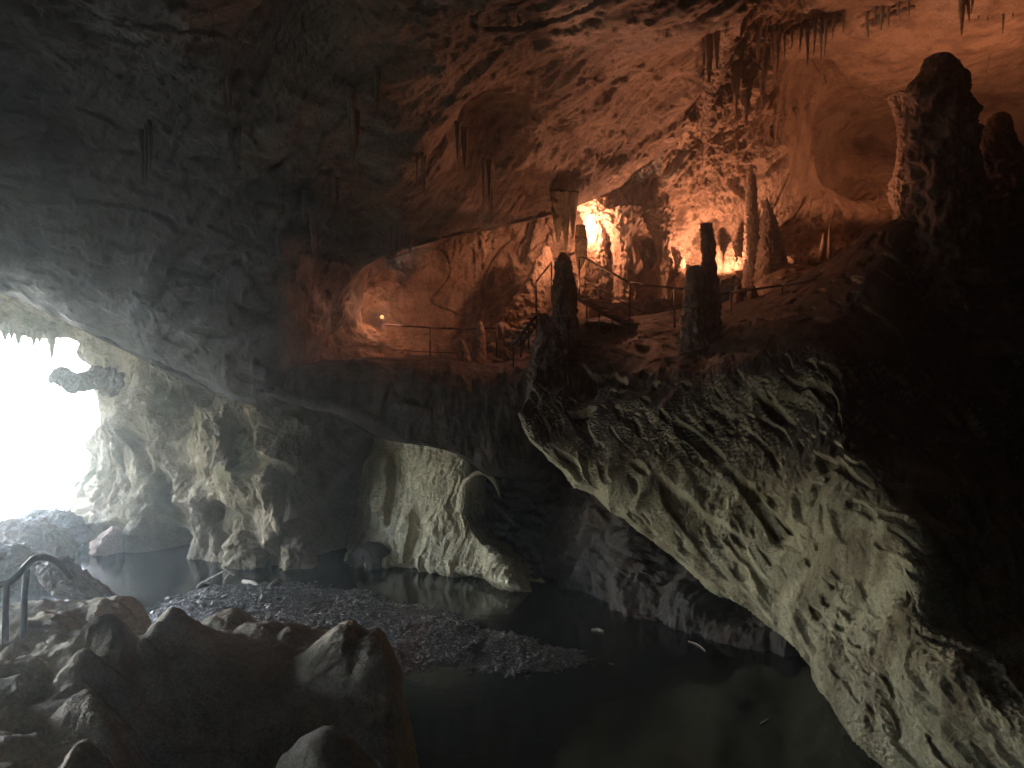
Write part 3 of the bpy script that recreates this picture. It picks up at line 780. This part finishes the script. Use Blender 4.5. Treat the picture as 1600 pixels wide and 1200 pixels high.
rockform('rock_mound', [(1240,520,110),(1240,470,90),(1230,440,58),(1225,418,22),(1225,410,6)], 24.2, M_WARM, 'rubble mound behind the right stretch of railing', 'rock mound', 24, amp=0.35, depth=0.8)
rockform('rock_cone', [(800,610,78),(816,545,58),(833,490,38),(846,440,23),(852,405,13),(854,386,5)], 26.5, M_WARM, 'smooth pointed rock fin beside the left steps, casting the long shadow', 'rock', 25, amp=0.1)
rockform('rock_arch', [(722,800,10),(728,765,10),(740,744,5),(757,739,4),(771,750,4),(778,765,2.5),(781,776,1)], 23.0, M_PALE,
         'thin pale rock sliver arching over the dark hole at the right of the pale wall', 'rock arch', 26, amp=0.15, flute=0.1)

# ------------------------------------------------------------------ stalactites
def hanging(px, tip, w, Y=None, top=None, seed=0, m=None, label='', group=None, lean=0):
    top = top if top is not None else tip - 60
    Y = Y if Y is not None else hitY(px, top) - 0.15
    rockform('stalactite', [(px, top - 18, w * 1.5), (px, top + (tip - top) * 0.15, w), (px + lean * 0.4, top + (tip - top) * 0.55, w * 0.65), (px + lean * 0.9, top + (tip - top) * 0.9, w * 0.28), (px + lean, tip, 0.5)],
             Y, m or M_CEIL, label, 'stalactite', seed, seg=20, rings=28, group=group, amp=0.25, flute=0.15)
n = 0
G1 = 'dark stalactites hanging in front of the left lit wall'
for px, tip, w in ((610, 392, 4), (618, 406, 6), (626, 400, 5), (634, 380, 5), (641, 398, 7), (646, 386, 3)):
    n += 1; hanging(px, tip, w, 22.5, 345, n, label='dark stalactite in the tight bunch above the left lit wall', group=G1)
hanging(688, 374, 4, 22.6, 325, 31, label='single thin stalactite right of the tight bunch')
hanging(698, 362, 3, 22.6, 330, 32, label='very short stalactite beside the single thin one')
hanging(490, 400, 11, 20.3, 250, 33, label='long dark column of dripstone flat against the vault at left')
hanging(476, 350, 6, 20.2, 260, 34, label='thin dripstone left of the long dark column')
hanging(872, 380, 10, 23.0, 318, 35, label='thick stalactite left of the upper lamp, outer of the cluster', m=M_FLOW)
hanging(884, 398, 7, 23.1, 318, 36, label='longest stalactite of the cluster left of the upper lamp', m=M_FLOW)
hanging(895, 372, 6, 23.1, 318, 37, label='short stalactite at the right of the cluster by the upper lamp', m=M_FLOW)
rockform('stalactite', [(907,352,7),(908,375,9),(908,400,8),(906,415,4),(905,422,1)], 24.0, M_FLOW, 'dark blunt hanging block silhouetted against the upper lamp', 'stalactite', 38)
rockform('helictite', [(752,338,10),(752,355,5),(755,370,4),(752,380,6),(757,395,4),(754,412,1)], 27.0, M_WARM, 'twisted pale dripstone growth on the left lit wall', 'stalactite', 39, amp=0.5)
rockform('helictite', [(742,345,5),(747,360,3),(755,368,2)], 27.0, M_WARM, 'small side branch left of the twisted dripstone', 'stalactite', 40)
rockform('helictite', [(768,348,5),(762,360,3),(756,368,2)], 27.0, M_WARM, 'small side branch right of the twisted dripstone', 'stalactite', 41)
G2 = 'stalactite fringe on the orange dome'
fr = [(1185,100,7,50),(1196,86,4,48),(1207,118,6,52),(1216,128,7,50),(1226,92,4,46),(1238,76,4,44),(1252,82,5,42),(1262,104,6,40),(1274,88,4,36),(1283,92,6,34),(1291,88,5,32),(1303,60,4,30),
      (1318,52,4,30),(1355,60,4,34),(1368,44,4,28),(1378,48,5,26),(1388,42,4,22),(1404,30,3,16),(1420,26,3,12),
      (1503,56,9,-4),(1512,34,6,-4),(1520,22,4,-6),(1542,36,3,14),(1568,52,4,12),(1584,28,4,8),(1255,34,4,-10),(1530,30,4,14)]
for i, (px, tip, w, top) in enumerate(fr):
    hanging(px, tip, w * 0.55, None, top, 50 + i, M_WARM, 'thin dark stalactite in the ragged fringe across the orange dome', G2, lean=random.uniform(-3, 3))
for j, (pts, lb) in enumerate([
    ([(1176,66,4),(1195,58,11),(1222,48,9),(1250,44,8),(1285,34,12),(1320,28,4)], 'crusty dripstone rim carrying the left fringe on the dome'),
    ([(1346,42,2),(1370,32,6),(1395,22,4),(1430,10,3)], 'thin dripstone rim carrying the middle fringe on the dome'),
    ([(1478,26,2),(1505,16,6),(1540,12,5),(1580,8,5),(1630,0,4)], 'dripstone rim carrying the right fringe on the dome')]):
    yy = [hitY(a, b) - 0.05 for a, b, h in pts]
    rockform('dripstone_fringe', pts, yy[0], M_CEIL, lb, 'dripstone', 300 + j, yoff=[q - yy[0] for q in yy], amp=0.6, flute=0.5, pit=0.4, seg=40)
yy = [hitY(a, b) - 0.1 for a, b in ((1128,-10),(1122,60),(1112,130),(1105,200),(1099,255))]
rockform('dripstone_drape', [(1130,-30,20),(1122,60,17),(1112,130,12),(1105,200,7),(1099,262,2)], yy[0], M_CEIL, 'dark vertical dripstone drape on the ridge left of the dome', 'dripstone', 310,
         yoff=[q - yy[0] for q in yy], amp=0.4, flute=0.4)
G3 = 'dripstone on the ridge above the lamps'
for i, (px, tip, w, top) in enumerate([(1108,130,8,40),(1120,110,6,30),(1100,105,5,50),(1165,200,7,150),(1192,175,6,110),(1150,180,6,120),(1195,120,5,85),(1240,240,6,190),(1210,225,6,170)]):
    hanging(px, tip, w, None, top, 90 + i, M_WARM, 'dripstone spike on the steep ridge above the lit columns', G3)
G4 = 'sunlit fringe over the mouth'
for i in range(15):
    px = -20 + i * 9 + random.uniform(-5, 5)
    hanging(px, 536 + random.uniform(-14, 8) + 26 * random.random() ** 4, random.uniform(2.2, 7.5), 31.6, 508, 110 + i, M_LEFT, 'bright stalactite in the jagged fringe over the cave mouth', G4)
G5 = 'small stalactites under the left vault'
for i, (px, tip, w, top) in enumerate([(352,176,8,130),(362,170,5,135),(225,290,5,230),(230,262,4,215),(372,268,5,225),(365,255,4,225),(560,250,6,190),(545,215,5,160),(760,330,5,270),(718,262,5,215),(660,300,4,240),(520,330,4,290),(585,180,5,120)]):
    for kk in range(3):
        jx, jt = random.uniform(-9, 9), random.uniform(-16, 10)
        hanging(px + jx, tip + jt, w * random.uniform(0.4, 0.75), None, top + jt * 0.6, 130 + i * 3 + kk, M_CEIL, 'small dark stalactite on the gloomy vault at left', G5)

# ------------------------------------------------------------------ mouth rocks and boulders
rockform('boulder', [(-40,860,20),(0,848,30),(45,846,30),(80,852,28),(104,862,18),(114,868,5)], 24, M_PINK, 'smooth pinkish boulder in daylight at the mouth', 'boulder', 201, amp=0.2, flute=0.05, depth=1.3)
rockform('boulder', [(-80,930,60),(-20,900,46),(15,884,34),(45,896,28),(65,910,10)], 18.5, M_WET, 'dark wet boulder at the left edge behind the railing', 'boulder', 202, amp=0.25, flute=0.08)
rockform('boulder', [(70,905,16),(84,898,24),(104,905,26),(140,922,17),(175,938,10),(192,944,3)], 16.0, M_WET, 'dark sloping boulder right of the bent railing', 'boulder', 203, amp=0.25, flute=0.1)
rockform('boulder', [(20,830,14),(60,815,18),(100,825,24),(130,840,16),(136,846,4)], 27.5, M_WET, 'black wet rock slab behind the pinkish boulder', 'boulder', 204, amp=0.25, flute=0.15)
rockform('rock_ledge', [(275,612,34),(225,604,27),(182,602,19),(150,592,16),(118,598,14),(92,588,12),(78,594,5)], 29.2, M_SIL, 'brown rock shelf jutting left into the bright mouth', 'rock ledge', 205, amp=0.45, flute=0.35, pit=0.3)
rockform('boulder', [(158,905,24),(164,880,24),(172,850,22),(182,825,8)], 26.4, M_PINK, 'pinkish rock foot at the waterline left of the dark hollow', 'boulder', 206, amp=0.12, flute=0.05)
rockform('boulder', [(390,910,34),(385,880,32),(378,850,24),(372,830,8)], 24.6, M_LEFT, 'shiny bulging rock at the foot of the limestone wall', 'boulder', 207, amp=0.4, flute=0.2)
rockform('boulder', [(470,910,28),(468,885,26),(462,855,22),(455,830,8)], 24.4, M_LEFT, 'rounded brown rock at the right foot of the limestone wall', 'boulder', 208, amp=0.35, flute=0.2)
rockform('boulder', [(590,915,52),(588,895,48),(584,870,38),(588,850,14)], 24.8, M_DARK, 'low dark reddish rock at the left foot of the pale wall', 'boulder', 209, amp=0.35, flute=0.2)
rockform('boulder', [(770,1016,3),(785,1013,7),(797,1016,7),(803,1020,2)], 16.6, M_PALE, 'small white stone lying alone on the gravel', 'stone', 210)

# ------------------------------------------------------------------ pipes, rails
def tube(name, pts, r, m, parent=None, base=(0, 0, 0), seg=8, res=6):
    pts = np.array(pts, float)
    nseg = max(2, (len(pts) - 1) * res + 1)
    ax = cr(pts, nseg) if len(pts) > 2 else cr(pts, 2)
    tan = np.gradient(ax, axis=0); tan /= np.linalg.norm(tan, axis=1, keepdims=True)
    up = np.where(np.abs(tan[:, 2:3]) > 0.9, np.array([[1.0, 0, 0]]), np.array([[0, 0, 1.0]]))
    s = np.cross(tan, up); s /= np.linalg.norm(s, axis=1, keepdims=True); t = np.cross(s, tan)
    a = np.linspace(0, 2 * math.pi, seg, endpoint=False)
    rr = np.broadcast_to(np.asarray(r, float), (len(ax),)) if np.ndim(r) == 0 else np.interp(np.linspace(0, 1, len(ax)), np.linspace(0, 1, len(r)), r)
    V = ax[:, None] + (np.cos(a)[None, :, None] * s[:, None] + np.sin(a)[None, :, None] * t[:, None]) * rr[:, None, None]
    f = grid_faces(len(ax), seg, True)
    V = V.reshape(-1, 3)
    nv = len(V); V = np.concatenate([V, ax[:1], ax[-1:]]); e = (len(ax) - 1) * seg
    k = np.arange(seg)
    tri = np.concatenate([np.stack([f[:, 0], f[:, 1], f[:, 2]], 1), np.stack([f[:, 0], f[:, 2], f[:, 3]], 1),
                          np.stack([np.full(seg, nv), np.roll(k, -1), k], 1), np.stack([np.full(seg, nv + 1), e + k, e + np.roll(k, -1)], 1)])
    o = raw_mesh(name, V, tri, m, base)
    if parent is not None:
        o.parent = parent; o.location = (0, 0, 0)
    return o
def empty(name, loc, label, cat, group=None):
    o = bpy.data.objects.new(name, None); COL.objects.link(o); o.location = loc
    o.empty_display_size = 0.2
    return tag(o, label, cat, group)

def railing(label, tops, Ys, posts, lower=None):
    base = P(tops[0][0], tops[0][1] + 60, Ys[0])
    r = empty('railing', base, label, 'railing')
    tp = [P(a, b, y) for (a, b), y in zip(tops, Ys)]
    for i in range(len(tp) - 1):
        tube('rail', [tp[i], tp[i + 1]], 0.032, M_METAL, r, base)
    for (px, py0, py1, Y) in posts:
        tube('post', [P(px, py1, Y), P(px, py0, Y)], 0.028, M_METAL, r, base)
    if lower:
        tube('lower_rail', [P(a, b, y) for a, b, y in lower], 0.018, M_METAL, r, base)
    return r
railing('black handrail climbing behind the stout pillar above the left steps', [(838,440),(862,410)], [22.3,22.6], [(838,440,500,22.3),(862,410,470,22.6)])
railing('black metal railing beside the dark stairs in front of the niche', [(903,403),(914,403),(984,442),(1053,450),(1084,453)], [22.6,22.5,21.6,21.3,21.2],
        [(905,403,460,22.6),(984,442,508,21.6),(1054,450,516,21.3)], [(914,440,22.5),(984,478,21.6),(1010,488,21.4),(1054,478,21.3),(1084,475,21.2)])
railing('long black railing running right to the dark hill, below the glowing columns', [(1120,460),(1142,457),(1222,446),(1325,429)], [20.9,20.8,20.3,19.6],
        [(1142,457,520,20.8),(1222,446,508,20.3),(1300,433,470,19.8)])
railing('thin wire railing under the small round lamp at far left of the gallery', [(600,507),(672,512),(720,514),(776,512)], [28,26.6,25.8,25.2],
        [(672,512,562,26.6),(776,512,562,25.2)], [(612,546,27.8),(672,550,26.6),(740,552,25.6)])

def box(name, c, sx, sy, sz, m, parent=None, base=(0, 0, 0), rz=0.0):
    v = np.array([(a, b, d) for a in (-1, 1) for b in (-1, 1) for d in (-1, 1)], float) * np.array((sx, sy, sz)) / 2
    cc, ss = math.cos(rz), math.sin(rz)
    v = np.stack([v[:, 0] * cc - v[:, 1] * ss, v[:, 0] * ss + v[:, 1] * cc, v[:, 2]], 1) + np.asarray(c)
    f = np.array([(0,1,3,2),(4,6,7,5),(0,4,5,1),(2,3,7,6),(0,2,6,4),(1,5,7,3)])
    o = raw_mesh(name, v, f, m, base, smooth=False)
    bv = o.modifiers.new('edge', 'BEVEL'); bv.width = min(sx, sy, sz) * 0.15; bv.segments = 2
    if parent is not None:
        o.parent = parent; o.location = (0, 0, 0)
    return o
def stairs(label, a, b, nst, w, rz):
    base = np.array(b, float)
    r = empty('staircase', base, label, 'stairs')
    a = np.array(a); b = np.array(b)
    for i in range(nst):
        t = i / (nst - 1)
        c = a + (b - a) * t
        box('step', c, w, 0.3, 0.05, M_TREAD, r, base, rz)
    side = np.array((math.cos(rz), math.sin(rz), 0)) * w * 0.5
    for s in (-1, 1):
        tube('stringer', [a + s * side + (0, 0, -0.08), b + s * side + (0, 0, -0.08)], 0.05, M_METAL, r, base)
    for i in range(0, nst, 2):
        c = a + (b - a) * i / (nst - 1) - side * 0.8
        tube('support', [c + (0, 0, -0.05), c + (0, 0, -0.75)], 0.025, M_METAL, r, base)
stairs('dark metal stairs descending right between stout pillar and railing', P(905,462,22.9), P(985,505,21.7), 9, 0.9, math.radians(60))
stairs('short flight of worn steps descending left below the pointed rock fin', P(842,492,22.4), P(806,536,22.6), 7, 0.8, math.radians(75))

# bent handrail in the foreground
rb = P(8, 1000, 9.2)
r = empty('handrail', rb, 'dark bent handrail with two posts at the lower left edge', 'handrail')
tube('rail', [P(-60,925,9.2), P(5,913,9.2), P(20,906,9.25), P(38,888,9.35), P(52,874,9.5), P(66,870,9.7)], 0.045, M_RAIL, r, rb)
tube('rail', [P(66,870,9.7), P(78,873,9.9), P(92,882,10.2), P(112,905,10.8)], 0.045, M_RAIL, r, rb)
tube('post', [P(8,1005,9.2), P(9,950,9.2), P(10,912,9.2)], 0.04, M_RAIL, r, rb)
tube('post', [P(37,995,9.45), P(38,940,9.45), P(42,890,9.42)], 0.04, M_RAIL, r, rb)

# cable under the ledge
tube('cable', [P(600,700,22.9), P(650,699,22.9), P(690,703,22.7)], 0.012, M_WIRE)
tag(bpy.data.objects['cable'], 'thin pale cable strung across the top of the passage opening', 'cable')

# driftwood
def drift(label, pts, r, Y=None):
    w = []
    for (px, py, lift) in pts:
        yy = CAMZ * F / (py - 600.0) if Y is None else Y
        q = P(px, py, yy); q[2] += 0
        w.append(q + np.array((0, 0, lift)))
    o = tube('driftwood', w, r, M_WOOD, None, w[0], 10, 6)
    tag(o, label, 'driftwood')
drift('long thin driftwood stick leaning on the bank', [(310,916,0.03),(335,900,0.0),(358,888,0.0)], [0.03, 0.025, 0.02], 22)
drift('pale short branch tilted against the long thin stick', [(350,886,0.0),(358,892,0),(367,898,0.0)], [0.05, 0.06, 0.05], 22)
drift('forked twig standing below the pale short branch', [(350,912,0.0),(352,904,0),(362,892,0.0)], [0.03, 0.03, 0.02], 21.8)
drift('thick pale log lying on the gravel end', [(380,911,0.05),(395,915,0.05),(405,920,0.05)], [0.06, 0.1, 0.05])
drift('forked pale driftwood stump right of the thick log', [(418,922,0.03),(428,915,0.1),(436,906,0.05)], [0.06, 0.05, 0.03])
drift('curved grey driftwood at the waterline', [(308,919,0.03),(318,913,0.06),(328,914,0.03)], [0.03, 0.05, 0.03])
drift('short pale stick floating on the black pool', [(1188,1132,0.02),(1195,1128,0.02),(1201,1124,0.02)], [0.012, 0.018, 0.012])
drift('thin curved twig floating far across the pool', [(1075,1003,0.02),(1090,1008,0.02),(1102,1018,0.02)], [0.01, 0.014, 0.01])
drift('pale flat driftwood chip on the far water', [(924,986,0.03),(934,986,0.03),(942,988,0.03)], [0.03, 0.045, 0.03])

# ------------------------------------------------------------------ lamps
ORANGE = (1.0, 0.40, 0.22)
def lamp(px, py, Y, power, label, aim, rad=0.06, light_r=0.08, col=ORANGE, spread=None):
    c = P(px, py, Y)
    r = empty('floodlight', c - np.array((0, 0, 0.18)), label, 'lamp')
    b = c - np.array((0, 0, 0.18))
    aim = np.array(aim, float); aim /= np.linalg.norm(aim)
    tube('housing', [c - aim * 0.20, c - aim * 0.10, c - aim * 0.05], [0.05, 0.10, 0.10], M_METAL, r, b, 16)
    tube('lens', [c - aim * 0.045, c - aim * 0.03], rad, M_LENS, r, b, 16)
    tube('bracket', [c - aim * 0.15, c - aim * 0.15 - np.array((0, 0, 0.2))], 0.02, M_METAL, r, b)
    L = bpy.data.lights.new('lamp_light', 'POINT' if spread is None else 'SPOT'); L.energy = power; L.color = col; L.shadow_soft_size = light_r
    if spread is not None:
        L.spot_size = math.radians(spread); L.spot_blend = 0.25
    lo = bpy.data.objects.new('lamp_light', L); COL.objects.link(lo)
    lo.parent = r
    lo.location = Vector(c + aim * 0.08 - b)
    lo.rotation_euler = Vector(aim).to_track_quat('-Z', 'Y').to_euler()
    return r
M_LENS = emit_mat('lamp_glow', (1.0, 0.30, 0.09), 0.09)
KL = 0.42
lamp(597, 495, 28.0, 3.5 * KL, 'small round glowing lamp at the left end of the gallery', (0.4, -0.9, 0.1), 0.07)
lamp(910, 364, 24.7, 60 * KL, 'hidden lamp behind the dark hanging block, glowing on the flowstone', (0.1, -0.3, 0.9))
lamp(1112, 432, 25.6, 90 * KL, 'hidden lamp behind the tall black stalagmite', (0.0, 0.0, 1.0), spread=172)
lamp(884, 462, 22.4, 16 * KL, 'added unseen lamp behind the stout pillar, washing the overhang above', (0.0, -0.25, 1.0), spread=150)  # extra lamp added to spread orange across the middle of the vault
lamp(1565, 300, 23.4, 85 * KL, 'hidden lamp behind the massive stalagmite lighting the dome', (-0.3, 0.2, 0.9), spread=150, col=(1.0, 0.37, 0.18))

# ------------------------------------------------------------------ haze
def haze():
    m = bpy.data.materials.new('cave_mist'); m.use_nodes = True
    nt = m.node_tree; nt.nodes.clear()
    out = nt.nodes.new('ShaderNodeOutputMaterial'); v = nt.nodes.new('ShaderNodeVolumePrincipled')
    v.inputs['Color'].default_value = (0.78, 0.90, 1.0, 1)
    v.inputs['Density'].default_value = HAZE_D
    v.inputs['Anisotropy'].default_value = 0.86
    nt.links.new(v.outputs[0], out.inputs['Volume'])
    x0, x1, y0, y1, z0, z1 = -60, 50, -25, 62, -2.6, 27
    vv = np.array([(a, b, c) for a in (x0, x1) for b in (y0, y1) for c in (z0, z1)], float)
    f = np.array([(0,1,3,2),(4,6,7,5),(0,4,5,1),(2,3,7,6),(0,2,6,4),(1,5,7,3)])
    o = raw_mesh('haze', vv, f, m, smooth=False)
    tag(o, 'pale mist drifting in from the mouth', 'haze', kind='stuff')
HAZE_D = 0.005
haze()

# ------------------------------------------------------------------ world, sun, camera
SUN_EL, SUN_AZ = math.radians(52), math.radians(-62)     # azimuth from +Y, negative = left
w = bpy.data.worlds.new('World'); scene.world = w; w.use_nodes = True
nt = w.node_tree; bg = nt.nodes['Background']
sky = nt.nodes.new('ShaderNodeTexSky'); sky.sky_type = 'NISHITA'; sky.sun_disc = False
sky.air_density = 1.0; sky.dust_density = 3.0; sky.ozone_density = 0.8
sky.sun_elevation = SUN_EL; sky.sun_rotation = SUN_AZ
nt.links.new(sky.outputs[0], bg.inputs[0]); bg.inputs[1].default_value = 0.15
sd = bpy.data.lights.new('sun', 'SUN'); sd.energy = 4.0; sd.angle = math.radians(0.5); sd.color = (1.0, 0.95, 0.87)
so = bpy.data.objects.new('sun', sd); COL.objects.link(so)
dirv = Vector((math.sin(SUN_AZ) * math.cos(SUN_EL), math.cos(SUN_AZ) * math.cos(SUN_EL), math.sin(SUN_EL)))
so.rotation_euler = dirv.to_track_quat('Z', 'Y').to_euler()

cd = bpy.data.cameras.new('camera'); cam = bpy.data.objects.new('camera', cd); COL.objects.link(cam)
cd.sensor_width = 36; cd.lens = 36 * F / 1600; cd.clip_start = 0.1; cd.clip_end = 3000
cam.location = (0, 0, CAMZ); cam.rotation_euler = (math.radians(90), 0, 0)
scene.camera = cam

scene.view_settings.view_transform = 'Standard'; scene.view_settings.look = 'None'
scene.view_settings.exposure = 4.8; scene.view_settings.gamma = 1.0
scene.render.engine = 'CYCLES'
cy = scene.cycles
cy.use_denoising = True
cy.max_bounces = 8; cy.diffuse_bounces = 5; cy.glossy_bounces = 3; cy.volume_bounces = 1; cy.transmission_bounces = 2
cy.sample_clamp_indirect = 4.0
cy.use_adaptive_sampling = False
cy.caustics_reflective = False; cy.caustics_refractive = False
